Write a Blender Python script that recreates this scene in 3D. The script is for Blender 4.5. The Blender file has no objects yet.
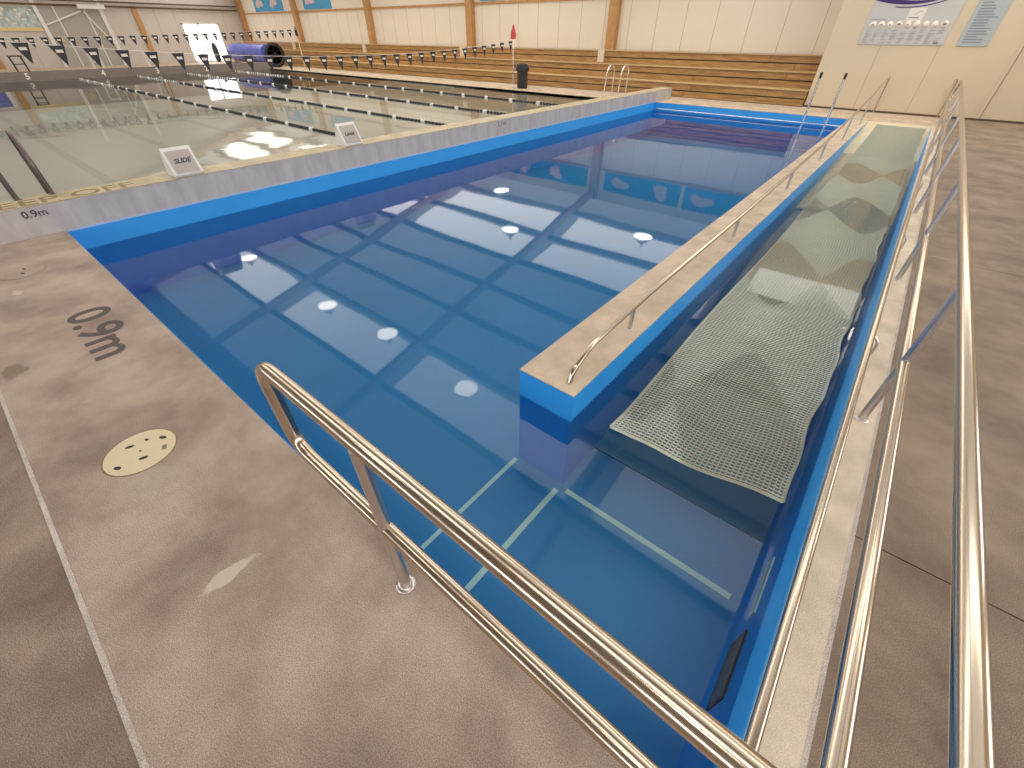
import bpy, bmesh, math, random
from mathutils import Vector, Matrix
random.seed(7)
PI = math.pi
S = bpy.context.scene
col = S.collection

# ------------------------------------------------------------------ camera
def make_camera():
    yaw, pitch, roll = -0.69116381, 0.70474897, 0.00282891
    fw = Vector((math.sin(yaw)*math.cos(pitch), math.cos(yaw)*math.cos(pitch), -math.sin(pitch)))
    rt = Vector((math.cos(yaw), -math.sin(yaw), 0)); up = rt.cross(fw)
    r2 = rt*math.cos(roll)+up*math.sin(roll); u2 = -rt*math.sin(roll)+up*math.cos(roll)
    cd = bpy.data.cameras.new('camera'); cam = bpy.data.objects.new('camera', cd); col.objects.link(cam)
    m = Matrix((r2, u2, -fw)).transposed().to_4x4(); m.translation = Vector((7.62042, -0.41770, 1.9))
    cam.matrix_world = m
    cd.sensor_width = 36; cd.sensor_fit = 'HORIZONTAL'; cd.lens = 412.121*36/1024
    cd.clip_start = 0.05; cd.clip_end = 200
    S.camera = cam
make_camera()
S.view_settings.view_transform = 'Standard'
try: S.view_settings.look = 'None'
except Exception: pass
S.view_settings.exposure = 0.36; S.view_settings.gamma = 1; S.view_settings.use_curve_mapping = False
w = bpy.data.worlds.new('world'); S.world = w; w.use_nodes = True
w.node_tree.nodes['Background'].inputs[0].default_value = (0.95, 0.97, 1.0, 1)
w.node_tree.nodes['Background'].inputs[1].default_value = 0.6
SKY_E = 2.0      # brightness of the translucent roof sheets
LAMP_E = 9.0

# ------------------------------------------------------------------ materials
M = {}
def newmat(name):
    m = bpy.data.materials.new(name); m.use_nodes = True
    nt = m.node_tree; b = nt.nodes['Principled BSDF']; M[name] = m
    return m, nt, b
def N(nt, t, **kw):
    n = nt.nodes.new(t)
    for k, v in kw.items(): setattr(n, k, v)
    return n
def plain(name, c, rough=.5, metal=0., noise=.06, scale=6., bump=0.):
    m, nt, b = newmat(name)
    b.inputs['Roughness'].default_value = rough; b.inputs['Metallic'].default_value = metal
    tc = N(nt, 'ShaderNodeTexCoord'); no = N(nt, 'ShaderNodeTexNoise'); no.inputs['Scale'].default_value = scale; no.inputs['Detail'].default_value = 5
    nt.links.new(tc.outputs['Object'], no.inputs['Vector'])
    mx = N(nt, 'ShaderNodeMix', data_type='RGBA')
    mx.inputs[6].default_value = tuple(max(0, x*(1-noise)) for x in c)+(1,); mx.inputs[7].default_value = tuple(min(1, x*(1+noise)) for x in c)+(1,)
    nt.links.new(no.outputs[0], mx.inputs[0]); nt.links.new(mx.outputs[2], b.inputs['Base Color'])
    if bump:
        bp = N(nt, 'ShaderNodeBump'); bp.inputs['Strength'].default_value = bump; bp.inputs['Distance'].default_value = .01
        nt.links.new(no.outputs[0], bp.inputs['Height']); nt.links.new(bp.outputs[0], b.inputs['Normal'])
    return m
def concrete(name, dark, light, rough=.7, scale=1.6, spots=(), grain=.22, stretch=(1, 1, 1)):
    """mottled concrete: broad cloudy mottling, fine aggregate specks, a few stains of their own shape"""
    m, nt, b = newmat(name)
    tc = N(nt, 'ShaderNodeTexCoord'); mp = N(nt, 'ShaderNodeMapping'); mp.inputs['Scale'].default_value = stretch
    nt.links.new(tc.outputs['Object'], mp.inputs[0])
    n1 = N(nt, 'ShaderNodeTexNoise'); n1.inputs['Scale'].default_value = scale; n1.inputs['Detail'].default_value = 8; n1.inputs['Roughness'].default_value = .62
    n1.inputs['Distortion'].default_value = .15
    n2 = N(nt, 'ShaderNodeTexNoise'); n2.inputs['Scale'].default_value = 230; n2.inputs['Detail'].default_value = 3
    nt.links.new(mp.outputs[0], n1.inputs['Vector']); nt.links.new(tc.outputs['Object'], n2.inputs['Vector'])
    r1 = N(nt, 'ShaderNodeMapRange'); r1.inputs[1].default_value = .33; r1.inputs[2].default_value = .68
    nt.links.new(n1.outputs[0], r1.inputs[0])
    mx = N(nt, 'ShaderNodeMix', data_type='RGBA'); mx.inputs[6].default_value = dark+(1,); mx.inputs[7].default_value = light+(1,)
    nt.links.new(r1.outputs[0], mx.inputs[0])
    m2 = N(nt, 'ShaderNodeMix', data_type='RGBA', blend_type='OVERLAY'); m2.inputs[0].default_value = grain*2
    r2 = N(nt, 'ShaderNodeMapRange'); r2.inputs[1].default_value = .3; r2.inputs[2].default_value = .7
    nt.links.new(n2.outputs[0], r2.inputs[0]); nt.links.new(mx.outputs[2], m2.inputs[6]); nt.links.new(r2.outputs[0], m2.inputs[7])
    out = m2.outputs[2]
    sx = N(nt, 'ShaderNodeSeparateXYZ'); nt.links.new(tc.outputs['Object'], sx.inputs[0])
    for (cx, cy, rx, ry, c, a) in spots:
        nn = N(nt, 'ShaderNodeTexNoise'); nn.inputs['Scale'].default_value = 9; nn.inputs['Detail'].default_value = 4
        nt.links.new(tc.outputs['Object'], nn.inputs['Vector'])
        def mth(op, a_, b_):
            q = N(nt, 'ShaderNodeMath', operation=op)
            for i, v in enumerate((a_, b_)):
                if isinstance(v, (int, float)): q.inputs[i].default_value = v
                else: nt.links.new(v, q.inputs[i])
            return q.outputs[0]
        dx = mth('MULTIPLY', mth('SUBTRACT', sx.outputs[0], cx), 1/rx); dy = mth('MULTIPLY', mth('SUBTRACT', sx.outputs[1], cy), 1/ry)
        d = mth('ADD', mth('MULTIPLY', dx, dx), mth('MULTIPLY', dy, dy))
        d = mth('ADD', d, mth('MULTIPLY', mth('SUBTRACT', nn.outputs[0], .5), 4.0))
        rr = N(nt, 'ShaderNodeMapRange'); rr.inputs[1].default_value = 1.1; rr.inputs[2].default_value = .6
        rr.inputs[3].default_value = 0; rr.inputs[4].default_value = a; nt.links.new(d, rr.inputs[0])
        mm = N(nt, 'ShaderNodeMix', data_type='RGBA'); mm.inputs[7].default_value = c+(1,)
        nt.links.new(rr.outputs[0], mm.inputs[0]); nt.links.new(out, mm.inputs[6]); out = mm.outputs[2]
    nt.links.new(out, b.inputs['Base Color']); b.inputs['Roughness'].default_value = rough
    bp = N(nt, 'ShaderNodeBump'); bp.inputs['Strength'].default_value = .10; bp.inputs['Distance'].default_value = .004
    nt.links.new(n2.outputs[0], bp.inputs['Height']); nt.links.new(bp.outputs[0], b.inputs['Normal'])
    return m
def emit(name, c, s):
    m, nt, b = newmat(name)
    b.inputs['Base Color'].default_value = c+(1,); b.inputs['Emission Color'].default_value = c+(1,); b.inputs['Emission Strength'].default_value = s
    b.inputs['Roughness'].default_value = .4
    return m

concrete('deck_concrete', (.275, .20, .16), (.54, .425, .35), spots=[
    (6.06, -.58, .035, .14, (.80, .72, .60), .55), (3.30, -.93, .12, .07, (.17, .115, .07), .6),
    (5.15, -.62, .16, .12, (.50, .46, .36), .2), (1.70, -.69, .07, .03, (.72, .64, .5), .5)])
concrete('floor_concrete', (.19, .135, .105), (.37, .28, .22), scale=2.2, grain=.25)
concrete('walk_concrete', (.175, .122, .09), (.345, .26, .19), scale=1.8, grain=.22)
concrete('coping_concrete', (.40, .31, .22), (.68, .56, .42), scale=2.5, grain=.2)
concrete('kerb_concrete', (.58, .49, .38), (.82, .71, .56), scale=3)
concrete('divider_concrete', (.50, .40, .29), (.72, .58, .44), scale=3, grain=.18)
concrete('grey_concrete', (.47, .43, .44), (.62, .58, .585), scale=2.4, grain=.14, stretch=(1, 2.2, .5))
concrete('tan_wet_concrete', (.40, .33, .18), (.66, .56, .36), scale=3, rough=.45)
concrete('joint_filler', (.46, .40, .36), (.66, .59, .54), scale=8)
concrete('ramp_concrete', (.62, .54, .38), (.72, .64, .46), scale=1.2, grain=.1)
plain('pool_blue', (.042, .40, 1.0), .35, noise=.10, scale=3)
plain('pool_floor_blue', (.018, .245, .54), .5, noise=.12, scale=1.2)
plain('ramp_paint', (.03, .21, .38), .5, noise=.1)
plain('tape_pale', (.62, .80, .72), .5)
plain('lane_floor', (.78, .74, .65), .5, noise=.05)
plain('lane_mark', (.64, .62, .56), .5)
plain('end_strip', (.22, .185, .17), .6, noise=.15)
plain('black', (.012, .012, .014), .5)
plain('near_black', (.03, .03, .04), .5)
plain('white_paint', (.80, .78, .75), .4)
plain('white_plastic', (.86, .83, .80), .35)
plain('sign_face', (.52, .46, .42), .5, noise=.1, scale=60)
plain('wall_cream', (.72, .60, .435), .6, noise=.03, scale=1.5)
plain('wall_far', (.82, .73, .60), .6, noise=.03, scale=1.5)
plain('wall_end', (.60, .54, .50), .6, noise=.05, scale=1)
plain('panel_joint', (.40, .33, .24), .7)
plain('gap_brown', (.12, .07, .035), .8)
m_ = plain('roof_lining', (.62, .60, .56), .6, noise=.05, scale=1)   # lining with a faint glow added, to brighten its reflection in the water
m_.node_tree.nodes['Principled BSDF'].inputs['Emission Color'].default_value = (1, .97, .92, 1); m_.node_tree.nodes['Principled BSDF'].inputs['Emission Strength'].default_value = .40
plain('beam_wood', (.50, .27, .10), .5, noise=.25, scale=5)
plain('purlin_wood', (.30, .24, .19), .7)
plain('rafter_wood', (.66, .47, .36), .6, noise=.15, scale=3)  # lighter than the columns: bounced light put into the colour
plain('banner_blue', (.05, .33, .60), .5, noise=.1)
plain('banner_pale', (.70, .55, .55), .5, noise=.3, scale=5)
plain('mat_green', (.50, .52, .41), .55, noise=.08)
plain('hatch_plastic', (.74, .62, .42), .5, noise=.05, scale=12)
plain('hatch_tan', (.55, .38, .24), .6, noise=.1, scale=12)
plain('stencil', (.10, .08, .075), .7, noise=.5, scale=30)
plain('stencil_tan', (.30, .21, .10), .7, noise=.3, scale=12)
plain('lettering', (.07, .06, .07), .6)
plain('pink_red', (.55, .05, .05), .5)
plain('cover_blue', (.10, .14, .55), .25, noise=.5, scale=1.5)
plain('grey_metal', (.30, .29, .28), .5, metal=.3)
plain('roller_grey', (.42, .39, .36), .5)
plain('board_grey', (.60, .58, .57), .35, noise=.03)
plain('board_blue_grey', (.46, .52, .54), .35, noise=.04)
plain('board_purple', (.05, .02, .14), .4)
plain('board_text', (.27, .28, .33), .5)
plain('board_white', (.85, .80, .72), .4)
plain('yellow', (.75, .60, .25), .5)
plain('poster_mix', (.45, .58, .62), .5, noise=.9, scale=4)
emit('roof_light', (1.0, .965, .90), SKY_E)
emit('lamp_glow', (1.0, .94, .82), LAMP_E)
emit('window_daylight', (.92, .96, 1.0), 3.0)  # glow of the added windows in the unseen walls
emit('daylight_pane', (.93, .95, 1.0), 3.2)
plain('roof_opaque', (.46, .43, .40), .7)  # near slope: darker and given no glow, to keep the near side dim
# brushed stainless tube
def steel(name, c, rough):
    m, nt, b = newmat(name)
    b.inputs['Base Color'].default_value = c+(1,); b.inputs['Metallic'].default_value = 1; b.inputs['Roughness'].default_value = rough
    tc = N(nt, 'ShaderNodeTexCoord'); no = N(nt, 'ShaderNodeTexNoise'); no.inputs['Scale'].default_value = 25; no.inputs['Detail'].default_value = 4
    nt.links.new(tc.outputs['Object'], no.inputs['Vector'])
    r = N(nt, 'ShaderNodeMapRange'); r.inputs[3].default_value = rough-.01; r.inputs[4].default_value = rough+.01
    nt.links.new(no.outputs[0], r.inputs[0]); nt.links.new(r.outputs[0], b.inputs['Roughness'])
steel('steel', (.64, .54, .43), .18)
steel('dark_steel', (.68, .63, .62), .3)
steel('bright_steel', (.82, .80, .78), .16)
steel('bronze_steel', (.20, .16, .15), .3)
# timber boards
def timber():
    m, nt, b = newmat('timber')
    tc = N(nt, 'ShaderNodeTexCoord'); mp = N(nt, 'ShaderNodeMapping'); mp.inputs['Scale'].default_value = (1.2, 8, 14)
    nt.links.new(tc.outputs['Object'], mp.inputs[0])
    no = N(nt, 'ShaderNodeTexNoise'); no.inputs['Scale'].default_value = 1.3; no.inputs['Detail'].default_value = 6
    nt.links.new(mp.outputs[0], no.inputs['Vector'])
    cr = N(nt, 'ShaderNodeValToRGB'); e = cr.color_ramp.elements
    e[0].position = .3; e[0].color = (.28, .14, .04, 1); e[1].position = .7; e[1].color = (.52, .31, .12, 1)
    nt.links.new(no.outputs[0], cr.inputs[0]); nt.links.new(cr.outputs[0], b.inputs['Base Color']); b.inputs['Roughness'].default_value = .6
timber()
plain('tread_wood', (.54, .36, .17), .6, noise=.12, scale=4)
plain('edge_light', (.45, .58, .80), .5)
# water: a closed body; mirror-like skin by Fresnel over a clear surface, light absorbed inside
def water(name, absorb, dens, bump, wscale, seed=0.):
    m = bpy.data.materials.new(name); m.use_nodes = True; nt = m.node_tree; M[name] = m
    nt.nodes.remove(nt.nodes['Principled BSDF']); out = nt.nodes['Material Output']
    fr = N(nt, 'ShaderNodeFresnel'); fr.inputs[0].default_value = 1.38
    tr = N(nt, 'ShaderNodeBsdfTransparent'); gl = N(nt, 'ShaderNodeBsdfGlossy'); gl.inputs['Roughness'].default_value = .03
    mx = N(nt, 'ShaderNodeMixShader'); nt.links.new(fr.outputs[0], mx.inputs[0]); nt.links.new(tr.outputs[0], mx.inputs[1]); nt.links.new(gl.outputs[0], mx.inputs[2])
    nt.links.new(mx.outputs[0], out.inputs['Surface'])
    va = N(nt, 'ShaderNodeVolumeAbsorption'); va.inputs['Color'].default_value = absorb+(1,); va.inputs['Density'].default_value = dens
    nt.links.new(va.outputs[0], out.inputs['Volume'])
    tc = N(nt, 'ShaderNodeTexCoord'); mp = N(nt, 'ShaderNodeMapping'); mp.inputs['Location'].default_value = (seed, seed, 0)
    nt.links.new(tc.outputs['Object'], mp.inputs[0])
    no = N(nt, 'ShaderNodeTexNoise'); no.inputs['Scale'].default_value = wscale; no.inputs['Detail'].default_value = 1.5
    nt.links.new(mp.outputs[0], no.inputs['Vector'])
    bp = N(nt, 'ShaderNodeBump'); bp.inputs['Strength'].default_value = 1; bp.inputs['Distance'].default_value = bump
    nt.links.new(no.outputs[0], bp.inputs['Height'])
    nt.links.new(bp.outputs[0], gl.inputs['Normal']); nt.links.new(bp.outputs[0], fr.inputs['Normal'])
water('pool_water', (.25, .86, .95), .22, .0065, .5)
water('lane_water', (.85, .93, .93), .10, .006, .8, 3.)

# ------------------------------------------------------------------ mesh helpers
class MB:
    def __init__(s): s.v = []; s.f = []; s.mi = []; s.sm = []; s.mats = []
    def _m(s, mat):
        if mat not in s.mats: s.mats.append(mat)
        return s.mats.index(mat)
    def add(s, vs, fs, mat=None, smooth=False):
        o = len(s.v); s.v += [tuple(v) for v in vs]; i = s._m(mat)
        for f in fs: s.f.append([o+k for k in f]); s.mi.append(i); s.sm.append(smooth)
        return s
    def box(s, a, b, mat=None):
        (x0, y0, z0), (x1, y1, z1) = a, b
        x0, x1 = min(x0, x1), max(x0, x1); y0, y1 = min(y0, y1), max(y0, y1); z0, z1 = min(z0, z1), max(z0, z1)
        return s.add([(x0, y0, z0), (x1, y0, z0), (x1, y1, z0), (x0, y1, z0), (x0, y0, z1), (x1, y0, z1), (x1, y1, z1), (x0, y1, z1)],
              [(0, 3, 2, 1), (4, 5, 6, 7), (0, 1, 5, 4), (1, 2, 6, 5), (2, 3, 7, 6), (3, 0, 4, 7)], mat)
    def prism(s, poly, d, mat=None):
        """poly: 3-D points of a planar outline; extruded by vector d"""
        n = len(poly); P = [Vector(p) for p in poly]; Q = [p+Vector(d) for p in P]
        return s.add(P+Q, [tuple(range(n))[::-1], tuple(range(n, 2*n))]+[(i, (i+1) % n, n+(i+1) % n, n+i) for i in range(n)], mat)
    def tube(s, pts, r, mat=None, bend=0., seg=14, cap=True):
        P = [Vector(p) for p in pts]
        if bend > 0 and len(P) > 2:
            Q = [P[0]]
            for i in range(1, len(P)-1):
                a = (P[i-1]-P[i]); b_ = (P[i+1]-P[i]); t = min(bend, a.length*.48, b_.length*.48)
                A = P[i]+a.normalized()*t; B = P[i]+b_.normalized()*t
                for k in range(7):
                    u = k/6; Q.append((1-u)**2*A+2*u*(1-u)*P[i]+u*u*B)
            Q.append(P[-1]); P = Q
        n = len(P); T = []
        for i in range(n):
            a = P[max(0, i-1)]; b_ = P[min(n-1, i+1)]; T.append((b_-a).normalized())
        up = Vector((0, 0, 1)) if abs(T[0].z) < .9 else Vector((1, 0, 0))
        u = T[0].cross(up).normalized(); vs = []
        for i in range(n):
            u = (u-T[i]*u.dot(T[i])).normalized(); v = T[i].cross(u)
            rr = r[i] if isinstance(r, (list, tuple)) else r
            for k in range(seg):
                a = 2*PI*k/seg; vs.append(P[i]+(u*math.cos(a)+v*math.sin(a))*rr)
        fs = [(i*seg+k, i*seg+(k+1) % seg, (i+1)*seg+(k+1) % seg, (i+1)*seg+k) for i in range(n-1) for k in range(seg)]
        s.add(vs, fs, mat, True)
        if cap:
            s.add(vs[:seg], [tuple(range(seg))[::-1]], mat); s.add(vs[-seg:], [tuple(range(seg))], mat)
        return s
    def lathe(s, prof, c=(0, 0, 0), axis='z', seg=32, mat=None, smooth=True):
        vs = []
        for (r, h) in prof:
            for k in range(seg):
                a = 2*PI*k/seg; x, y = r*math.cos(a), r*math.sin(a)
                p = {'z': (x, y, h), 'x': (h, x, y), 'y': (y, h, x)}[axis]
                vs.append((c[0]+p[0], c[1]+p[1], c[2]+p[2]))
        n = len(prof)
        fs = [(i*seg+k, i*seg+(k+1) % seg, (i+1)*seg+(k+1) % seg, (i+1)*seg+k) for i in range(n-1) for k in range(seg)]
        s.add(vs, fs, mat, smooth)
        if prof[0][0] > 1e-6: s.add(vs[:seg], [tuple(range(seg))[::-1]], mat)
        if prof[-1][0] > 1e-6: s.add(vs[-seg:], [tuple(range(seg))], mat)
        return s
    def build(s, name, mat=None, parent=None, bevel=0.):
        me = bpy.data.meshes.new(name); me.from_pydata(s.v, [], s.f); me.update()
        for mm in s.mats: me.materials.append(M[mm or mat])
        for p, i, sm in zip(me.polygons, s.mi, s.sm): p.material_index = i; p.use_smooth = sm
        bm = bmesh.new(); bm.from_mesh(me); bmesh.ops.recalc_face_normals(bm, faces=bm.faces); bm.to_mesh(me); bm.free()
        o = bpy.data.objects.new(name, me); col.objects.link(o)
        if parent is not None: o.parent = parent; o.matrix_parent_inverse = parent_inv(parent)
        if bevel:
            b = o.modifiers.new('bevel', 'BEVEL'); b.width = bevel; b.segments = 2; b.limit_method = 'ANGLE'
        return o
def parent_inv(p):
    return (Matrix.Translation(p.location) @ Matrix.Rotation(p.rotation_euler.z, 4, 'Z')).inverted()
def tag(o, label=None, cat=None, group=None, kind=None):
    if label: o['label'] = label
    if cat: o['category'] = cat
    if group: o['group'] = group
    if kind: o['kind'] = kind
    return o
def thing(name, label, cat, loc=(0, 0, 0), group=None, kind=None):
    o = bpy.data.objects.new(name, None); o.location = loc; o.empty_display_size = .1; col.objects.link(o)
    return tag(o, label, cat, group, kind)
def copy_thing(o, loc):
    c = o.copy(); c.location = loc; col.objects.link(c)
    for ch in o.children:
        k = ch.copy(); k.parent = c; k.matrix_parent_inverse = ch.matrix_parent_inverse.copy(); col.objects.link(k)
        for g in ch.children:
            h = g.copy(); h.parent = k; h.matrix_parent_inverse = g.matrix_parent_inverse.copy(); col.objects.link(h)
    return c
def struct(name, mb, mat, label=None, bevel=0., parent=None, kind='structure'):
    o = mb.build(name, mat, parent, bevel)
    if parent is None: tag(o, label, None, None, kind)
    return o
_fonts = {}
def text_mesh(name, s, size, origin, xdir, ydir, mat, parent=None, depth=.002, shear=0., squash=1., off=0.):
    """flat lettering: reads along xdir, letters stand up along ydir"""
    cu = bpy.data.curves.new(name, 'FONT'); cu.body = s; cu.size = size; cu.extrude = depth/2; cu.shear = shear; cu.offset = off
    tmp = bpy.data.objects.new(name, cu); col.objects.link(tmp)
    dg = bpy.context.evaluated_depsgraph_get(); me = bpy.data.meshes.new_from_object(tmp.evaluated_get(dg))
    bpy.data.objects.remove(tmp)
    X = Vector(xdir).normalized(); Y = Vector(ydir).normalized(); Z = X.cross(Y); O = Vector(origin)
    for v in me.vertices:
        c = v.co.copy(); v.co = O+X*(c.x*squash)+Y*c.y+Z*(c.z+depth/2)
    me.materials.clear(); me.materials.append(M[mat])
    o = bpy.data.objects.new(name, me); col.objects.link(o)
    if parent is not None: o.parent = parent; o.matrix_parent_inverse = parent_inv(parent)
    return o

# ------------------------------------------------------------------ sizes (metres)
W1, W2, W3 = 6.132, 6.605, 8.066        # divider faces, right pool wall
DY, L = 1.478, 16.96                     # near end of the divider, far pool edge
HW = -.2556                              # water level
FL = -1.0                                # pool floor
HB = .338                                # bulkhead top
BT = -.46                                # bulkhead back face
LX, LY0, LY1 = -29.0, -3.2, 16.85        # lane pool extents
LW = -.07                                # lane pool water
YW = 21.3                               # far wall
RIDGE_Y, EAVE, SL = 3.0, 4.35, .243
XR = 15.0; XL = -40.6; YN = -15.0
def roofz(y): return EAVE+SL*((21.1-y) if y > RIDGE_Y else (21.1-(2*RIDGE_Y-y)))

# ------------------------------------------------------------------ floors
T = -.16
b = MB(); b.box((-.001, -1.03, T), (8.235, 0, 0))
struct('pool_deck', b, 'deck_concrete', 'pale mottled concrete deck along the near pool edge')
b = MB(); b.box((.0, -1.05, T), (8.235, -1.03, .001)); b.box((8.235, -1.05, T), (8.252, 18.3, .001))
struct('trim_1', b, 'joint_filler')
b = MB(); b.box((-6, YN, T), (XR, -1.05, -.004)); b.box((-6, -1.05, T), (0, -.9+.9-3.2, -.004))
struct('floor', b, 'floor_concrete')
b = MB()
ys = [-1.05, 1.500, 5.990, 10.5, 15.0, 19.2]
for i in range(5):
    b.box((8.252, ys[i]+.004, T), (XR, ys[i+1]-.004, 0))
struct('walkway', b, 'walk_concrete', 'brown concrete walkway to the right of the ramp')
b = MB(); b.box((8.252, -1.05, T), (XR, 19.2, -.012))
struct('walkway_joint', b, 'gap_brown', 'dark joints between the walkway slabs')
b = MB(); b.box((W3, 0, T), (8.235, 17.02, 0)); struct('ramp_kerb', b, 'kerb_concrete', 'cream kerb between ramp and walkway')
b = MB(); b.box((.0, L, T), (W2, 18.35, 0)); b.box((W2, 17.02, T), (8.235, 19.2, 0)); b.box((-.47, 18.3, T), (W2, YW, 0))
struct('far_deck', b, 'coping_concrete', 'strip of deck before the timber seats')
b = MB(); b.box((XL, LY1, T), (-.47, YW, 0)); b.box((XL, LY0-2, T), (LX-.35, LY1, 0))
struct('lane_deck', b, 'coping_concrete', 'deck on the far side of the lane pool')
# ------------------------------------------------------------------ pool shell
e = .006
b = MB()
b.box((-.0, -.25, FL-.1), (W3+.2, 0+e, -.012)); b.box((0-.3, -.25, FL-.1), (0+e, L, -.012))
b.box((-.3, L-e, FL-.1), (W2, L+.25, -.012)); b.box((W3-e, 0, FL-.1), (W3+.2, 17.02, -.012))
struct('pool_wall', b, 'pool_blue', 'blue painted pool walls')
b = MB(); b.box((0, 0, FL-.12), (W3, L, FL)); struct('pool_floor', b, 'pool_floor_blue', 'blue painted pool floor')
# the far water-line grab rail and the divider wall
b = MB(); b.box((W1, DY, FL), (W2, L, -.012), 'pool_blue'); b.box((W1-.004, DY-.004, -.012), (W2+.004, L+.06, .0), 'divider_concrete')
struct('divider_wall', b, 'pool_blue', 'concrete topped blue wall between the pool and the ramp', bevel=.004)
# ramp
b = MB(); R0, R1 = 2.0, 17.05
def rampz(y): return FL+.0+(0-FL)*min(1, max(0, (y-R0)/(R1-R0)))
b.prism([(W2, R0, FL-.05), (W2, R1, FL-.05), (W2, R1, -.002), (W2, R0, FL+.004)], (W3-W2, 0, 0))
zc = rampz(9.0); b.prism([(W2, R0, FL-.04), (W2, 9.0, FL-.04), (W2, 9.0, zc+.004), (W2, R0, FL+.010)], (W3-W2, 0, 0), 'ramp_paint')
struct('ramp', b, 'ramp_concrete', 'submerged entry ramp')
# bulkhead between the pools
b = MB(); b.box((BT, LY0, -.9), (0, 18.35, HB-.012), 'grey_concrete'); b.box((BT, LY0, HB-.012), (.004, 18.352, HB), 'tan_wet_concrete')
struct('bulkhead', b, 'grey_concrete', 'grey concrete bulkhead wall between both pools', bevel=.006)
b = MB(); b.box((.0, .01, -.014), (.012, L, .008)); struct('trim_2', b, 'edge_light')  # pale strip that paints the highlight line along the bulkhead foot
# water
b = MB(); b.box((.001, .001, FL-.05), (W3-.001, L-.001, HW)); o = b.build('pool_water', 'pool_water'); tag(o, 'clear blue water of the small pool', kind='structure')
# lane pool
b = MB(); b.box((LX, LY0, -1.35), (BT, LY1, -1.25)); b.box((LX-.35, LY0, -1.3), (LX, LY1, .33), 'end_strip'); b.box((LX, LY1, -1.3), (BT, LY1+.02, -.02)); b.box((LX, LY0-.2, -1.3), (BT, LY0, 0))
struct('lane_pool_shell', b, 'lane_floor', 'pale shell of the lane pool')
b = MB()
for y in (-.7, 1.95, 4.6, 7.35, 10.0, 12.75, 15.5): b.box((LX+1.8, y-.13, -1.25), (BT-1.6, y+.13, -1.246))
struct('lane_marking', b, 'lane_mark', 'dark lane lines on the lane pool floor')
b = MB(); b.box((LX+.001, LY0, -1.28), (BT-.001, LY1-.001, LW)); o = b.build('lane_pool_water', 'lane_water'); tag(o, 'still water of the lane pool', kind='structure')

# floor tapes in the small pool
def tape(x0, y0, x1, y1, lab):
    o = MB().box((x0, y0, FL), (x1, y1, FL+.004)).build('floor_tape', 'tape_pale'); tag(o, lab, 'tape', 'pale tapes on the pool floor')
tape(6.115, .05, 6.15, 1.44, 'pale green tape line on the pool floor, left one below the divider corner')
tape(6.575, .05, 6.62, 1.40, 'pale green tape line on the pool floor, second from the left below the divider')
tape(6.67, 1.42, 8.0, 1.465, 'pale green tape line crossing the ramp mouth on the pool floor')
o = MB().box((W3-.014, 1.10, -.55), (W3-.006, 1.50, -.46)).build('wall_tape', 'tape_pale'); tag(o, 'short pale tape low on the right pool wall', 'tape')
# suction grille low on the right wall
g = thing('wall_grille', 'dark submerged grille on the right wall of the pool', 'grille', (W3-.01, .8, -.6))
MB().box((W3-.016, .62, -.72), (W3-.006, 1.0, -.48)).build('frame', 'near_black', g)
b = MB()
for k in range(22): b.box((W3-.020, .635+k*.0162, -.705), (W3-.015, .643+k*.0162, -.495))
b.build('slat', 'grey_metal', g)

# ------------------------------------------------------------------ the building
def wallbox(name, a, c, mat): return struct(name, MB().box(a, c), mat)
# far wall with panel joints
b = MB(); b.box((XL, YW, 0), (XR, YW+.2, 5.0), 'wall_far')
x = -40.0
while x < 4.4:
    b.box((x, YW-.004, 1.3), (x+.016, YW, 3.08), 'panel_joint'); x += 1.25
b.box((XL, YW-.06, 3.06), (4.5, YW, 3.16), 'beam_wood')
struct('wall_far', b, 'wall_far')
b = MB(); b.box((4.48, 19.10, .05), (XR, YW, 5.3), 'wall_cream')
for x in (5.9, 7.3, 10.4, 11.8): b.box((x, 19.096, .05), (x+.012, 19.10, 4.2), 'panel_joint')
b.box((8.95, 19.06, .05), (9.03, 19.10, 4.2), 'wall_cream'); b.box((9.03, 19.09, .05), (9.06, 19.10, 4.2), 'panel_joint')
struct('wall_cream', b, 'wall_cream', 'cream panelled wall right of the timber seats')
b = MB(); b.box((4.5, 19.08, 0), (XR, 19.3, .05)); struct('baseboard_far', b, 'gap_brown')
# gables
def gable(name, x, mat, th=.2):
    b = MB(); y0, y1 = YN, YW; sgn = -1 if x < 0 else 1
    b.prism([(x, y0, -.1), (x, y1, -.1), (x, y1, roofz(y1)+.3), (x, RIDGE_Y, roofz(RIDGE_Y)+.3), (x, y0, roofz(y0)+.3)], (th*sgn, 0, 0), mat)
    return b
b = gable('wall_left', XL, 'wall_end')
for y in (4.3, 13.3): b.box((XL, y, 0), (XL+.12, y+.35, 3.4), 'beam_wood')
for y in (1.6, 6.6, 14.7, 16.0, 19.7): b.box((XL, y, 0), (XL+.006, y+.02, 3.2), 'panel_joint')
struct('wall_left', b, 'wall_end')
struct('wall_right', gable('wall_right', XR, 'wall_cream'), 'wall_cream')
wallbox('wall_near', (XL, YN-.2, -.1), (XR, YN, 3.9), 'wall_cream')
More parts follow.
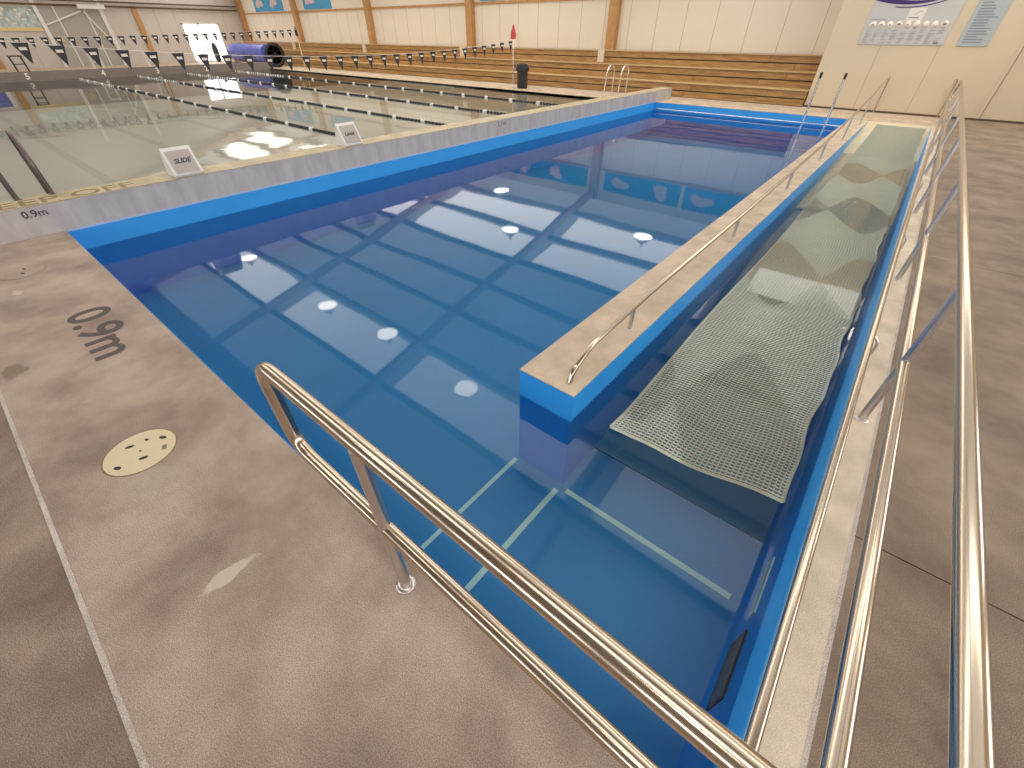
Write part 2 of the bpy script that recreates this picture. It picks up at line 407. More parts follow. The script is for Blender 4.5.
# roof slopes (lining), with purlins and light sheets
def slab(y0, y1, x0, x1, off, th, mat, b):
    z0, z1 = roofz(y0)+off, roofz(y1)+off
    b.prism([(x0, y0, z0), (x0, y1, z1), (x0, y1, z1+th), (x0, y0, z0+th)], (x1-x0, 0, 0), mat)
b = MB(); slab(RIDGE_Y, YW+.3, XL-.2, XR+.2, .34, .1, 'roof_lining', b); slab(YN-.2, RIDGE_Y, XL-.2, XR+.2, .34, .1, 'roof_opaque', b)
struct('ceiling', b, 'roof_lining')
b = MB()
for y in (19.35, 17.1, 14.7, 12.5, 10.5, 8.35, 5.9, .1, -2.2, -4.4, -6.5, -8.6, -10.7, -12.8):
    z = roofz(y); b.box((XL, y-.07, z+.08), (XR, y+.07, z+.34), 'purlin_wood')
b.box((XL, RIDGE_Y-.12, roofz(RIDGE_Y)-.05), (XR, RIDGE_Y+.12, roofz(RIDGE_Y)+.3), 'beam_wood')
struct('roof_purlin', b, 'purlin_wood', 'purlins under the roof')
FX = [-40.2, -31.45, -22.35, -13.25, -4.45, 4.7, 13.8]
for i, x in enumerate(FX):
    b = MB(); w_ = .20
    if x < 4.5: b.box((x-w_-.02, 21.02, 1.33), (x+w_+.02, YW, EAVE+.2), 'beam_wood'); b.box((x-.15, 20.36, .92), (x+.15, 20.46, 1.37), 'wall_cream')
    for (y0, y1) in ((YW, RIDGE_Y), (RIDGE_Y, YN)):
        z0, z1 = roofz(y0), roofz(y1)
        b.prism([(x-w_*.6, y0, z0-.25), (x-w_*.6, y1, z1-.25), (x-w_*.6, y1, z1+.1), (x-w_*.6, y0, z0+.1)], (w_*1.2, 0, 0), 'rafter_wood')
    struct('portal_frame', b, 'beam_wood', 'laminated timber column and rafter')
# translucent roof sheets between the rafters: windows of this roof
n = 0
for i in range(len(FX)-1):
    x0, x1 = FX[i]+.5, FX[i+1]-.5
    for (y0, y1) in ((14.95, 16.85), (17.35, 19.15), (6.15, 8.1), (-2.0, -.1)):  # last row, on the unseen near slope, is added to brighten the deck
        b = MB(); slab(y0, y1, x0, x1, .318, .015, 'roof_light', b)
        n += 1; struct('window_%d' % n, b, 'roof_light')
# glowing windows added in the two unseen walls, to brighten pool walls and rails
def fill_window(p, q_, ax):
    global n
    n += 1; b = MB(); b.box(p, q_, 'window_daylight')
    (x0, y0, z0), (x1, y1, z1) = p, q_
    if ax == 'x':
        for k in range(4): y = y0+(y1-y0)*k/3; b.box((x0-.04, y-.05, z0-.06), (x1, y+.05, z1+.06), 'white_paint')
        for z in (z0, z1): b.box((x0-.04, y0, z-.05), (x1, y1, z+.05), 'white_paint')
    else:
        for k in range(4): x = x0+(x1-x0)*k/3; b.box((x-.05, y0, z0-.06), (x+.05, y1+.04, z1+.06), 'white_paint')
        for z in (z0, z1): b.box((x0, y0, z-.05), (x1, y1+.04, z+.05), 'white_paint')
    struct('window_%d' % n, b, 'window_daylight')
for y in (-11, -5, 1, 7): fill_window((XR-.05, y, .9), (XR-.01, y+4.6, 3.6), 'x')
for x in (-24, -16, -8, 0, 8): fill_window((x, YN+.01, .9), (x+6, YN+.05, 3.9), 'y')
# high-bay lamps
lampbase = None
for (x, y) in [(-27.0, 18.4), (-18.0, 18.4), (-15.0, 16.0), (-9.3, 19.0), (-6.1, 16.0), (.1, 18.2), (-18.5, 7.4), (-10.1, 7.3), (-5.9, 7.55), (-.9, 7.25), (9.0, 16.0), (8.6, -3.2), (1.0, -3.2), (-7, -3.2)]:
    z = roofz(y)-.28
    if lampbase is None:
        t = thing('high_bay_lamp', 'round high-bay lamp under the roof', 'lamp', (x, y, z), 'high-bay lamps under the roof')
        MB().lathe([(.03, .5), (.08, .32), (.2, .26), (.46, .02), (.46, 0)], (x, y, z), mat='grey_metal').build('lamp_shade', 'grey_metal', t)
        MB().lathe([(.001, -.03), (.3, -.025), (.43, -.012), (.43, -.002), (.001, -.002)], (x, y, z)).build('diffuser', 'lamp_glow', t)
        lampbase = t
    else: t = copy_thing(lampbase, (x, y, z))

# ------------------------------------------------------------------ timber seating
t = thing('timber_bleachers', 'three-tier brown timber bench seating along the far wall', 'bleachers', (-16, 18.8, 0))
for k in range(3):
    y0 = 18.98+.75*k; b = MB(); z0 = .445*k
    for r in range(2):
        x = XL+.35+random.random(); zz = z0+.22*r
        x = XL+.3
        while x < 4.45:
            x1 = min(4.46, x+random.choice((2.1, 2.4, 2.7))); j = random.uniform(-.006, .006)
            b.box((x+.006, y0+j, zz+(.0 if k == 0 and r == 0 else .0)+.012), (x1-.006, y0+.05+j, zz+.195)); x = x1
    x = XL+.3
    while x < 4.45:
        x1 = min(4.46, x+3.0); b.box((x+.003, y0-.045, z0+.43), (x1-.003, y0+.74, z0+.455), 'tread_wood'); x = x1
    b.build('tier', 'timber', t)
    MB().box((XL+.3, y0+.06, 0), (4.46, y0+.08, z0+.42)).build('backing', 'gap_brown', t)

# ------------------------------------------------------------------ banners above the panels
bn = [(-37.8, -33.2), (-30.2, -26.6), (-12.6, -5.0), (-3.9, .3), (.5, 4.3)]
labs = ['blue banner high on the far wall in the corner bay behind the pool cover reel', 'blue banner high on the far wall, second from the left end',
        'blue banner with pale figures high on the far wall above the lane pool corner', 'blue banner with pale figures above the far pool edge, left', 'blue banner with pale figures above the far pool edge, right']
for (x0, x1), lb in zip(bn, labs):
    t = thing('wall_banner', lb, 'banner', ((x0+x1)/2, YW-.02, 3.3), 'blue banners high on the far wall')
    b = MB(); b.box((x0, YW-.03, 3.20), (x1, YW-.005, 4.15)); b.build('sheet', 'banner_blue', t)
    k = x0+.9
    while k < x1-.6:
        b = MB(); pts = []; n_ = 22; ph = random.random()*6
        for a in range(n_):
            t_ = a*2*PI/n_; r = .25+.07*math.sin(2*t_+ph)+.05*math.sin(3*t_+2*ph)+.05*random.random()
            pts.append((k+r*1.7*math.cos(t_), YW-.034, 3.68+r*math.sin(t_)))
        b.prism(pts, (0, .003, 0)); b.build('printed_figure', 'banner_pale', t); k += 2.3
# ------------------------------------------------------------------ information boards on the cream wall
t = thing('information_board', 'wide grey information board with a purple swoosh and small icons', 'sign', (6.3, 19.09, 1.68))
yb = 19.08
MB().prism([(5.28, yb, 1.67), (7.36, yb, 1.67), (7.36, yb, 3.55), (5.28, yb, 3.55)], (0, .015, 0)).build('panel', 'board_grey', t, bevel=.004)
pts = [(5.30+1.9*u, yb-.004, 2.66-.26*math.sin(u*PI*.55)+.42*u*u*.9) for u in [i/14 for i in range(15)]]
low = pts; top = [(p[0], p[1], p[2]+.13*(1-i/14)+.012) for i, p in enumerate(pts)]
MB().prism(low+top[::-1], (0, .003, 0)).build('purple_swoosh', 'board_purple', t)
top2 = [(p[0], p[1], p[2]-.07) for p in pts]; top3 = [(p[0], p[1], p[2]-.045) for p in pts]
MB().prism(top2[4:]+top3[4:][::-1], (0, .003, 0)).build('purple_line', 'board_purple', t)
MB().box((6.22, yb-.004, 2.20), (6.60, yb, 2.48)).build('logo_card', 'board_white', t)
b = MB(); b.box((6.27, yb-.007, 2.26), (6.50, yb-.004, 2.285)); b.prism([(6.36, yb-.007, 2.33), (6.50, yb-.007, 2.41), (6.52, yb-.007, 2.435), (6.38, yb-.007, 2.355)], (0, .003, 0)); b.build('logo_mark', 'board_text', t)
for k in range(9):
    b = MB(); d_ = MB(); x = 5.44+k*.21
    b.lathe([(.001, 0), (.085, 0), (.085, .004), (.001, .004)], (x+.04, yb-.005, 2.12), 'y', 20)
    if k in (0, 1, 3, 8): d_.box((x-.0, yb-.009, 2.105), (x+.075, yb-.005, 2.135 if k < 3 else 2.16))
    elif k in (2, 4): d_.box((x+.02, yb-.009, 2.10), (x+.06, yb-.005, 2.13))
    disc = b.build('icon_disc', 'board_white', t)
    if d_.v: d_.build('icon', 'board_text', disc)
b = MB()
for k in range(9):
    for r in range(9):
        if random.random() < .12: continue
        x = 5.38+k*.215; wd = random.uniform(.07, .16); z = 1.99-r*.035
        b.box((x, yb-.006, z), (x+wd, yb-.003, z+.009))
b.box((7.10, yb-.006, 1.70), (7.22, yb-.003, 1.735)); b.box((5.34, yb-.006, 2.235), (5.75, yb-.003, 2.245))
b.build('printed_lines', 'board_text', t)
t = thing('notice_board', 'narrow blue-grey notice board printed with rows of dark lines', 'sign', (7.9, 19.09, 1.66))
MB().prism([(7.64, yb, 1.66), (8.30, yb, 1.66), (8.30, yb, 3.55), (7.64, yb, 3.55)], (0, .015, 0)).build('panel', 'board_blue_grey', t, bevel=.004)
b = MB(); z = 1.73
while z < 3.4:
    b.box((7.73, yb-.006, z), (7.73+random.uniform(.22, .46), yb-.003, z+.022)); z += .058
b.build('printed_lines', 'board_text', t)

# ------------------------------------------------------------------ right handrail
def post(b, x, y, z1, r=.024, z0=0.): b.tube([(x, y, z0), (x, y, z1)], r)
RX = 8.158
t = thing('walkway_handrail', 'long stainless two-rail handrail between the ramp and the brown walkway', 'handrail', (RX, 8, 0))
MB().tube([(RX, -.9, .94), (RX, 18.2, .94), (RX, 18.2, .45), (RX, -.9, .45)], .0285, bend=.16, seg=20).build('rail', 'steel', t)
for y in (-.1, 2.49, 5.07, 7.70, 10.40, 13.05, 15.7):
    MB().tube([(RX, y, .0), (RX, y, .93)], .0235).build('post', 'dark_steel', t)
    MB().lathe([(.042, 0), (.042, .006), (.026, .008)], (RX, y, 0), seg=20).build('flange', 'dark_steel', t)
# low ramp rails: level over deep water, climbing where the ramp climbs
def lowrail(name, lab, x, y0, hook, posts):
    t = thing(name, lab, 'handrail', (x, 8, 0))
    P = [(x, y0, .23), (x, 3., .225), (x, 5.2, .235), (x, 8., .285), (x, 10.4, .34), (x, 13.2, .50), (x, 16.0, .68), (x, 18.9, .93)]
    if hook: P = [(x, y0-.14, .0), (x, y0-.10, .12), (x, y0+.13, .215)]+P[1:]
    P = [(a, b_, c-.025) for a, b_, c in P[:3]]+P[3:]
    P[0] = (P[0][0], P[0][1], 0 if hook else P[0][2])
    end = [(x, 18.98, .90), (x, 18.98, 0)]
    MB().tube((P+end if hook else [(x+.06, .02, 0)]+P+[(x+.06, 18.98, .90), (x+.06, 18.98, 0)]), .0215, bend=.22, seg=16).build('rail', 'steel', t)
    for y in posts:
        for (a, b_) in zip(P[:-1], P[1:]):
            if a[1] <= y <= b_[1]: z = a[2]+(b_[2]-a[2])*(y-a[1])/(b_[1]-a[1])
        px = x if hook else x+.065
        MB().tube([(px, y, 0), (px, y, z-.06), (x, y, z)] if not hook else [(px, y, 0), (px, y, z)], .018 if hook else .009, bend=.03).build('post', 'dark_steel', t)
        MB().lathe([(.034, 0), (.034, .005), (.02, .007)] if hook else [(.02, 0), (.02, .004), (.01, .005)], (px, y, 0), seg=18).build('flange', 'dark_steel', t)
lowrail('divider_handrail', 'low stainless handrail along the top of the pool divider wall', 6.50, 1.72, True, (2.49, 5.17, 7.8, 10.44, 13.2, 16.0))
lowrail('ramp_handrail', 'low stainless rail on the kerb at the right edge of the ramp', 8.04, .02, False, (3.3, 5.9, 8.5, 11.2, 13.9, 16.4))
# near handrail
NY = -.075
t = thing('entry_handrail', 'thick stainless two-rail handrail on the near deck in the foreground', 'handrail', (7, NY, 0))
MB().tube([(8.10, NY, .95), (6.085, NY, .955), (6.085, NY, .475), (8.10, NY, .475)], .030, bend=.12, seg=24).build('rail', 'steel', t)
for x in (6.72, 8.05):
    MB().tube([(x, NY-.004, 0), (x, NY-.004, .93)], .0245, seg=20).build('post', 'dark_steel', t)
    MB().lathe([(.045, 0), (.045, .006), (.027, .008)], (x, NY-.004, 0), seg=24).build('flange', 'dark_steel', t)

# ------------------------------------------------------------------ floating mat over the ramp: an open lattice
def mat_lattice():
    b = MB(); x0, x1, y0, y1 = 6.86, 7.955, 1.60, 16.5
    def z(x, y):
        f = HW-.006+.004*math.sin(y*2.1)+.003*math.sin(x*7+y)
        zz = max(f, rampz(y)+.014) if y > 11 else f
        c = math.hypot((x-x0)/.16, (y-y0)/.22)
        if c < 1: zz += .03*(1-c)
        return zz
    def xy(u, y):
        a = x0+.012*math.sin(y*1.3)+(.0 if y > 2 else -.02*(2-y)); c = x1+.012*math.sin(y*4.3)+.008*math.sin(y*9.1)
        return a+(c-a)*u
    def ye(u): return y0+.13*u+.018*math.sin(u*9)
    nx, dy = 36, .031
    n = int((y1-y0)/dy)
    h = .004
    for i in range(nx+1):              # long strands
        u = i/nx; vs = []; fs = []; hw_ = .0045 if 0 < i < nx else .012
        m = 260
        for k in range(m+1):
            y = ye(u)+(y1-ye(u))*k/m; x = xy(u, y); zz = z(x, y)
            vs += [(x-hw_, y, zz), (x+hw_, y, zz), (x+hw_, y, zz+h), (x-hw_, y, zz+h)]
        for k in range(m):
            o = k*4
            for a in range(4): fs.append((o+a, o+(a+1) % 4, o+4+(a+1) % 4, o+4+a))
        b.add(vs, fs)
    for k in range(n+1):               # cross bars
        vs = []; fs = []; hw_ = .0072 if k else .014
        m = 14
        for i in range(m+1):
            u = i/m; y = ye(u)+(y1-ye(u))*k/n; x = xy(u, y); zz = z(x, y)+.003
            vs += [(x, y-hw_, zz), (x, y+hw_, zz), (x, y+hw_, zz+h), (x, y-hw_, zz+h)]
        for i in range(m):
            o = i*4
            for a in range(4): fs.append((o+a, o+4+a, o+4+(a+1) % 4, o+(a+1) % 4))
        b.add(vs, fs)
    return b
o = mat_lattice().build('anti_slip_mat', 'mat_green'); tag(o, 'long pale green open-mesh mat lying in the water over the ramp', 'mat')

# ------------------------------------------------------------------ pool ladder posts and far water-line rail
t = thing('pool_ladder', 'pair of tall bright steel ladder rails standing in the pool by its far right corner', 'ladder', (5.45, 15.1, FL))
for x in (5.25, 5.80):
    MB().tube([(x, 15.1, FL), (x, 15.1, 1.02)], .028).build('rail', 'bright_steel', t)
    MB().tube([(x, 15.1, 1.02), (x, 15.1, 1.15)], .030).build('grip', 'black', t)
for z in (-.85, -.62, -.40): MB().box((5.25, 15.06, z), (5.80, 15.14, z+.025)).build('step', 'bright_steel', t)
t = thing('waterline_grab_rail', 'thin steel grab rail just above the water along the far pool edge', 'grab rail', (3, L-.08, -.19))
MB().tube([(.12, L-.01, -.19), (.12, L-.09, -.19), (6.0, L-.09, -.19), (6.0, L-.01, -.19)], .017, bend=.04).build('rail', 'bright_steel', t)
for x in (1.5, 3.0, 4.5): MB().tube([(x, L-.01, -.19), (x, L-.09, -.19)], .012).build('bracket', 'bright_steel', t)

# ------------------------------------------------------------------ lane pool ladder hoops
t = thing('lane_ladder', 'pair of steel ladder hoops on the bulkhead at the left edge of the photo', 'ladder', (-.62, 0, 0))
for y in (-.20, .13):
    MB().tube([(-.30, y, .30), (-.30, y, .985), (-.95, y, 1.03), (-1.05, y, -.9)] if False else [(-.40, y, .33), (-.40, y, .76), (-.58, y, .98), (-.86, y, .98), (-.92, y, .7), (-.92, y, -.9)], .021, bend=.16, seg=16).build('rail', 'bronze_steel', t)
    MB().lathe([(.04, 0), (.04, .006), (.023, .008)], (-.40, y, HB), seg=18).build('flange', 'bronze_steel', t)
for z in (-.3, -.6, -.85): MB().box((-.96, -.20, z), (-.88, .13, z+.025)).build('step', 'bronze_steel', t)
t = thing('far_ladder', 'pair of bright steel ladder hoops at the far edge of the lane pool', 'ladder', (-1.7, 17.1, 0))
for x in (-2.10, -1.50):
    MB().tube([(x, 17.5, 0), (x, 17.5, .85), (x, 17.38, 1.0), (x, 17.12, 1.0), (x, 16.95, .8), (x, 16.75, -.6)], .024, bend=.1).build('rail', 'bright_steel', t)
for z in (-.25, -.5): MB().box((-2.10, 16.72, z), (-1.50, 16.80, z+.025)).build('step', 'bright_steel', t)

# ------------------------------------------------------------------ writing
def paint(name, s, size, o_, xd, yd, mat, lab, **k):
    o = text_mesh(name, s, size, o_, xd, yd, mat, **k); tag(o, lab, 'marking'); return o
paint('depth_marking', '0.9m', .42, (2.60, -.505, .0005), (1, 0, 0), (0, 1, 0), 'stencil', 'worn dark stencilled 0.9m depth marking on the deck', squash=1.24, depth=.001, off=.007)
paint('depth_marking', '0.9m', .108, (.0045, -.275, .216), (0, 1, 0), (0, 0, 1), 'lettering', 'small black 0.9m on the grey face of the bulkhead at its left', depth=.001, squash=1.08, off=.0015)
paint('depth_marking', '2.1m', .14, (.0045, 8.22, .20), (0, 1, 0), (0, 0, 1), 'lettering', 'small faded depth marking on the bulkhead face half way along the pool', depth=.001, squash=1.1)
paint('depth_marking', 'V', .10, (.15, 18.345-.0, .2), (0, 0, 0) if False else (1, 0, 0), (0, 0, 1), 'lettering', 'tiny dark mark at the far end of the bulkhead', depth=.001) if False else None
paint('floor_lettering', 'KEEP OFF', .42, (-.03, -.70, HB+.0005), (0, 1, 0), (-1, 0, 0), 'stencil_tan', 'worn brown KEEP OFF lettering along the top of the bulkhead', squash=.93, depth=.001, off=.004)

# ------------------------------------------------------------------ deck hatches
def hatch(cx, cy, r, mat, lab, slots, txt=False):
    t = thing('deck_hatch', lab, 'hatch', (cx, cy, 0))
    MB().lathe([(r+.008, 0), (r+.008, .0015), (.001, .0015)], (cx, cy, 0), seg=48).build('rim', 'stencil_tan', t)
    MB().lathe([(r, .001), (r-.002, .004), (.001, .004)], (cx, cy, 0), seg=48, smooth=False).build('lid', mat, t)
    for (dx, dy, l, w_, a) in slots:
        ca, sa = math.cos(a), math.sin(a)
        pts = []
        for k in range(12):
            u = 2*PI*k/12; px, py = l*math.cos(u), w_*math.sin(u); pts.append((cx+dx+px*ca-py*sa, cy+dy+px*sa+py*ca, .004))
        MB().prism(pts, (0, 0, .0015)).build('finger_slot', 'black', t)
    return t
h = hatch(4.895, -.590, .180, 'hatch_plastic', 'round cream plastic hatch with dark slots in the near deck', [
    (-.02, .125, .022, .012, .6), (-.075, .055, .012, .009, .5), (-.085, -.03, .024, .011, 1.2), (.075, -.005, .024, .011, 1.2), (.05, -.125, .022, .012, .6), (0, 0, .006, .006, 0)])
text_mesh('lid_print', 'IIIII', .035, (4.945, -.49, .0045), (.9, -.35, 0), (.35, .9, 0), 'stencil', h, depth=.001)
hatch(1.13, -.58, .19, 'deck_concrete', 'round concrete-coloured hatch in the deck near the bulkhead corner', [(-.06, .03, .03, .012, .3), (.07, .0, .03, .012, .3)])
hatch(7.30, -.66, .19, 'hatch_tan', 'tan round hatch cut off by the bottom edge of the photo', [(.08, .05, .02, .01, .3)])

# ------------------------------------------------------------------ white wedge signs on the bulkhead
def wedge(y0, s, lab, sh):
    w_, dpt, h = .375, .30, .34
    t = thing('wedge_sign', lab, 'sign', (-.17, y0+w_/2, HB))
    z0 = HB+.002
    P = [(-.02, y0, z0), (-.02-dpt, y0, z0), (-.02-dpt, y0, z0+.03), (-.215, y0, z0+h), (-.185, y0, z0+h), (-.005, y0, z0+.03)]
    MB().prism(P, (0, w_, 0)).build('body', 'white_plastic', t, bevel=.008)
    A = Vector((-.005, 0, z0+.03)); B = Vector((-.185, 0, z0+h)); up = (B-A).normalized(); nrm = Vector((up.z, 0, -up.x))
    H = (B-A).length
    def q(u, v, o=.004): p = A+up*(v*H)+nrm*o; return (p.x, y0+u*w_, p.z)
    MB().prism([q(.09, .05), q(.91, .05), q(.91, .88), q(.09, .88)], tuple(-nrm*.003)).build('face_panel', 'sign_face', t)
    o_ = q(.22, .42, .0045)
    text_mesh('lettering', s, .085, o_, (0, 1, 0), tuple(up), 'lettering', t, depth=.001, shear=sh, off=.003)
wedge(1.40, 'SLIDE', 'white wedge sign with dark lettering on the bulkhead, nearer one', .35)
wedge(4.12, 'Lanes', 'white wedge sign with dark lettering on the bulkhead, farther one', .35)

# ------------------------------------------------------------------ lane ropes
def rope(y, lab):
    t = thing('lane_rope', lab, 'lane rope', (-14, y, LW), 'floating lane ropes in the lane pool')
    MB().tube([(BT, y, LW+.02), (LX, y, LW+.02)], .008, seg=6).build('cable', 'near_black', t)
    b = MB(); x = BT-.3; k = 0
    while x > LX+.3:
        white = (k % 9 == 0)
        r = .062 if white else .042; w_ = .12 if white else .085
        z = LW+.015; b.lathe([(r*.7, -w_/2), (r, -w_/4), (r, w_/4), (r*.7, w_/2)], (x, y+.012*math.sin(x*1.7), z), 'x', 8, 'white_plastic' if white or (x < -22 and k % 2) else 'near_black')
        x -= w_+.055; k += 1
    tag(b.build('float', 'near_black', t), kind='stuff')
for y, lb in ((6.0, 'nearest black and white lane rope'), (8.75, 'second lane rope counted from the near side'), (11.4, 'third lane rope, between lanes 3 and 2'), (14.3, 'farthest lane rope, beside the far deck')):
    rope(y, lb+' floating on the lane pool')

# ------------------------------------------------------------------ backstroke flag lines
def flagline(name, X, y0, y1, fz, step, first, size, lab, group):
    t = thing(name, lab, 'flag line', (X, (y0+y1)/2, 1.5))
    n = 24; P = [(X, y0+(y1-y0)*k/n, fz(y0+(y1-y0)*k/n)) for k in range(n+1)]
    MB().tube(P, .006, seg=6).build('cord', 'white_plastic', t)
    y = first
    while y < y1-.2:
        z = fz(y); w_, h = size; tilt = random.uniform(-.04, .04)
        pn = MB().prism([(X, y-w_/2, z-.004), (X, y+w_/2, z-.004), (X+tilt*.3, y+w_*.1, z-h)], (.006, 0, 0)).build('pennant', 'near_black', t)
        MB().box((X+.008, y-w_*.20, z-h*.34), (X+.022, y+w_*.24, z-h*.20)).build('printed_mark', 'board_white', pn)
        y += step
    return t
flagline('backstroke_flags', -7.0, -2.4, 17.38, lambda y: 1.345+.0058*(y-9.8)**2, .555, 1.54, (.27, .36), 'near line of large black triangular pennants strung across the lane pool', '')
flagline('backstroke_flags', -25.0, -2.4, 17.38, lambda y: 1.70+.0014*(y-1)**2, .50, .4, (.30, .40), 'far line of small black triangular pennants before the end wall', '')
t = thing('flag_pole', 'thin steel pole with a red cap by the black bin on the far deck', 'pole', (-7.1, 17.4, 0))
MB().tube([(-7.1, 17.4, 0), (-7.1, 17.4, 1.75)], .022).build('pole', 'bright_steel', t)
MB().lathe([(.10, 1.72), (.12, 1.85), (.07, 2.05), (.02, 2.19)], (-7.1, 17.4, 0), seg=16).build('cap', 'pink_red', t)
MB().lathe([(.07, 0), (.07, .02), (.03, .03)], (-7.1, 17.4, 0), seg=16).build('base', 'grey_metal', t)
t = thing('flag_pole', 'thin yellow pole with a dark cap before the pool cover reel', 'pole', (-25.1, 17.4, 0))
MB().tube([(-25.1, 17.4, 0), (-25.1, 17.4, 1.95)], .03).build('pole', 'yellow', t)
MB().lathe([(.08, 1.75), (.08, 2.0), (.02, 2.2)], (-25.1, 17.4, 0), seg=12).build('cap', 'near_black', t)
# black bin
t = thing('litter_bin', 'slim black bin on the far deck in front of the timber seats', 'bin', (-6.75, 17.62, 0))
MB().lathe([(.20, 0), (.23, .02), (.24, .62), (.25, .64)], (-6.75, 17.62, 0), seg=20).build('body', 'near_black', t)
MB().lathe([(.30, .63), (.30, .72), (.24, .80), (.24, .86), (.1, .9), (.001, .9)], (-6.75, 17.62, 0), seg=20).build('lid', 'black', t)

# ------------------------------------------------------------------ pool cover reel
t = thing('cover_reel', 'shiny blue pool cover rolled on a reel with a black wheel at the far corner', 'pool cover reel', (-31.8, 17.5, 0))
MB().lathe([(.50, -35.6), (.56, -34), (.53, -32), (.56, -29.9)], (0, 17.55, .74), 'x', 28).build('rolled_cover', 'cover_blue', t)
b = MB()
b.lathe([(.50, -29.12), (.70, -29.10), (.70, -29.02), (.50, -29.00), (.50, -29.12)], (0, 17.55, .71), 'x', 36)
for k in range(4): a = k*PI/4; b.tube([(-29.06, 17.55-.6*math.cos(a), .72-.6*math.sin(a)), (-29.06, 17.55+.6*math.cos(a), .72+.6*math.sin(a))], .025, seg=8)
b.build('wheel', 'black', t)
b = MB()
for x in (-35.8, -30.2): b.box((x-.04, 17.2, 0), (x+.04, 17.9, .12)); b.box((x-.05, 17.5, .1), (x+.05, 17.6, .74))
b.build('stand', 'grey_metal', t)

# ------------------------------------------------------------------ starting blocks and lane numbers at the far end
for y, s in ((4.05, '5'), (7.3, '4'), (10.0, '3'), (12.75, '2')):
    dark = s == '5'
    t = thing('starting_block', {'5': 'black-framed starting block at the far left end of the lane pool', '4': 'white starting block standing in front of the grey roller door', '3': 'white starting block between the roller door and the brown wall post', '2': 'white starting block nearest the bright glazed doors'}[s], 'starting block', (LX-.2, y, .33))
    b = MB(); mt = 'near_black' if dark else 'white_paint'
    for sy in (-.22, .22):
        b.tube([(LX-.1, y+sy, .33), (LX-.16, y+sy, .95)], .022, seg=8); b.tube([(LX-.32, y+sy, .33), (LX-.5, y+sy, .98)], .022, seg=8)
    b.tube([(LX-.13, y-.22, .64), (LX-.13, y+.22, .64)], .02, seg=8)
    b.build('leg', mt, t)
    MB().box((LX-.6, y-.26, .94), (LX-.08, y+.26, .985)).build('platform', mt, t)
    o = text_mesh('lane_number', s, .36, (LX+.004, y-.1, .02), (0, 1, 0), (0, 0, 1), 'board_white', t, depth=.002, off=.01)

F_ = 1.093
_old = MB.build
def _scaled(self, name, mat=None, parent=None, bevel=0.):
    # sizes below were taken at a nearer wall plane: bring them to the true distance of the end wall
    self.v = [(x, -.42+(y+.42)*F_, max(0., 1.9+(z-1.9)*F_)) for x, y, z in self.v]
    return _old(self, name, mat, parent, bevel)
MB.build = _scaled
# ------------------------------------------------------------------ end wall: roller door, glazed doors, posters, pipe
d = thing('door_1', None, None, (XL+.05, 8.8, 0), kind='structure')
MB().box((XL+.005, 7.2, 0), (XL+.05, 10.35, 3.2)).build('roller_curtain', 'roller_grey', d)
b = MB()
for y in (7.12, 10.38): b.box((XL+.05, y-.10, 0), (XL+.18, y+.10, 4.3))
for y in (8.0, 9.55): b.box((XL+.05, y-.03, 0), (XL+.09, y+.03, 3.2))
b.prism([(XL+.1, 7.2, 2.2), (XL+.1, 9.3, 2.9), (XL+.1, 9.3, 2.97), (XL+.1, 7.2, 2.27)], (.04, 0, 0))
b.prism([(XL+.1, 9.4, 2.9), (XL+.1, 10.3, 1.2), (XL+.1, 10.38, 1.2), (XL+.1, 9.48, 2.95)], (.04, 0, 0))
b.box((XL+.05, 9.2, 3.05), (XL+.5, 10.6, 3.25))
b.build('door_frame', 'white_paint', d)
b = MB()
for y in (7.45, 9.85): b.prism([(XL+.12, y, 1.75), (XL+.12, y+.12, 1.75), (XL+.12, y+.3, 1.45), (XL+.12, y+.18, 1.45)], (.05, 0, 0))
b.build('door_bracket', 'yellow', d)
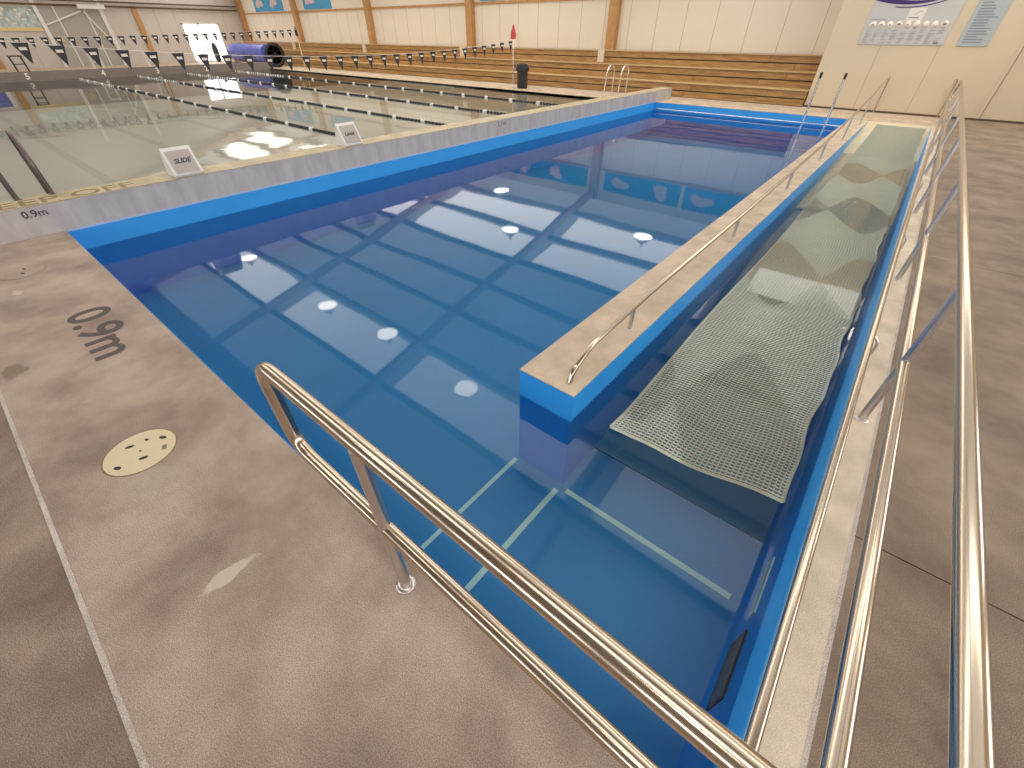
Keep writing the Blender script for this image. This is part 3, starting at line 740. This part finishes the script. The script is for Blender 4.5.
d = thing('door_2', None, None, (XL+.05, 16.2, 0), kind='structure')
b = MB()
for (y0, y1) in ((14.95, 15.9), (16.05, 17.3)): b.box((XL+.02, y0, .25), (XL+.05, y1, 2.35))
b.build('glass_pane', 'daylight_pane', d)
b = MB()
for y in (14.85, 15.93, 17.33): b.box((XL+.02, y, 0), (XL+.1, y+.09, 2.45))
b.box((XL+.02, 14.85, 2.36), (XL+.1, 17.42, 2.46)); b.box((XL+.02, 14.85, 0), (XL+.1, 17.42, .25)); b.box((XL+.03, 14.9, 1.0), (XL+.09, 15.95, 1.08))
b.build('door_frame', 'white_paint', d)
o = MB().lathe([(.12, 0), (.2, .3), (.22, .9), (.16, 1.2), (.05, 1.35)], (XL+.5, 16.4, 0), seg=14).build('draped_bundle', 'near_black'); tag(o, 'dark narrow shape standing against the bright glazed doors', 'bundle')  # stand-in for an unidentified dark silhouette
b = MB(); b.tube([(XL+.2, .5, 3.20), (XL+.2, 19.1, 3.20)], .05); b.tube([(XL+.2, .5, 3.42), (XL+.2, 19.1, 3.42)], .04)
o = b.build('ceiling_pipe', 'gap_brown'); tag(o, 'pair of dark pipes running across the end wall', 'pipes')
t = thing('wall_mural', 'long blue and white mural board on the end wall behind lane 5', 'mural', (XL+.05, 5.7, 2.0))
MB().box((XL+.01, 4.3, 1.95), (XL+.05, 7.0, 3.05)).build('panel', 'poster_mix', t)
b = MB()
for k in range(26):
    y = 4.4+random.random()*2.4; z = 2.25+random.random()*.7; b.box((XL+.052, y, z), (XL+.056, y+random.uniform(.05, .25), z+random.uniform(.04, .12)))
b.build('white_splash', 'board_white', t)
MB().box((XL+.052, 4.3, 1.95), (XL+.056, 7.0, 2.12)).build('yellow_strip', 'yellow', t)
t = thing('wall_poster', 'white poster with a blue picture low on the end wall at far left', 'poster', (XL+.05, 3.0, .9))
MB().box((XL+.01, 2.2, .7), (XL+.04, 3.7, 1.95)).build('panel', 'board_white', t)
MB().box((XL+.04, 2.3, .95), (XL+.044, 3.5, 1.85)).build('picture', 'cover_blue', t)
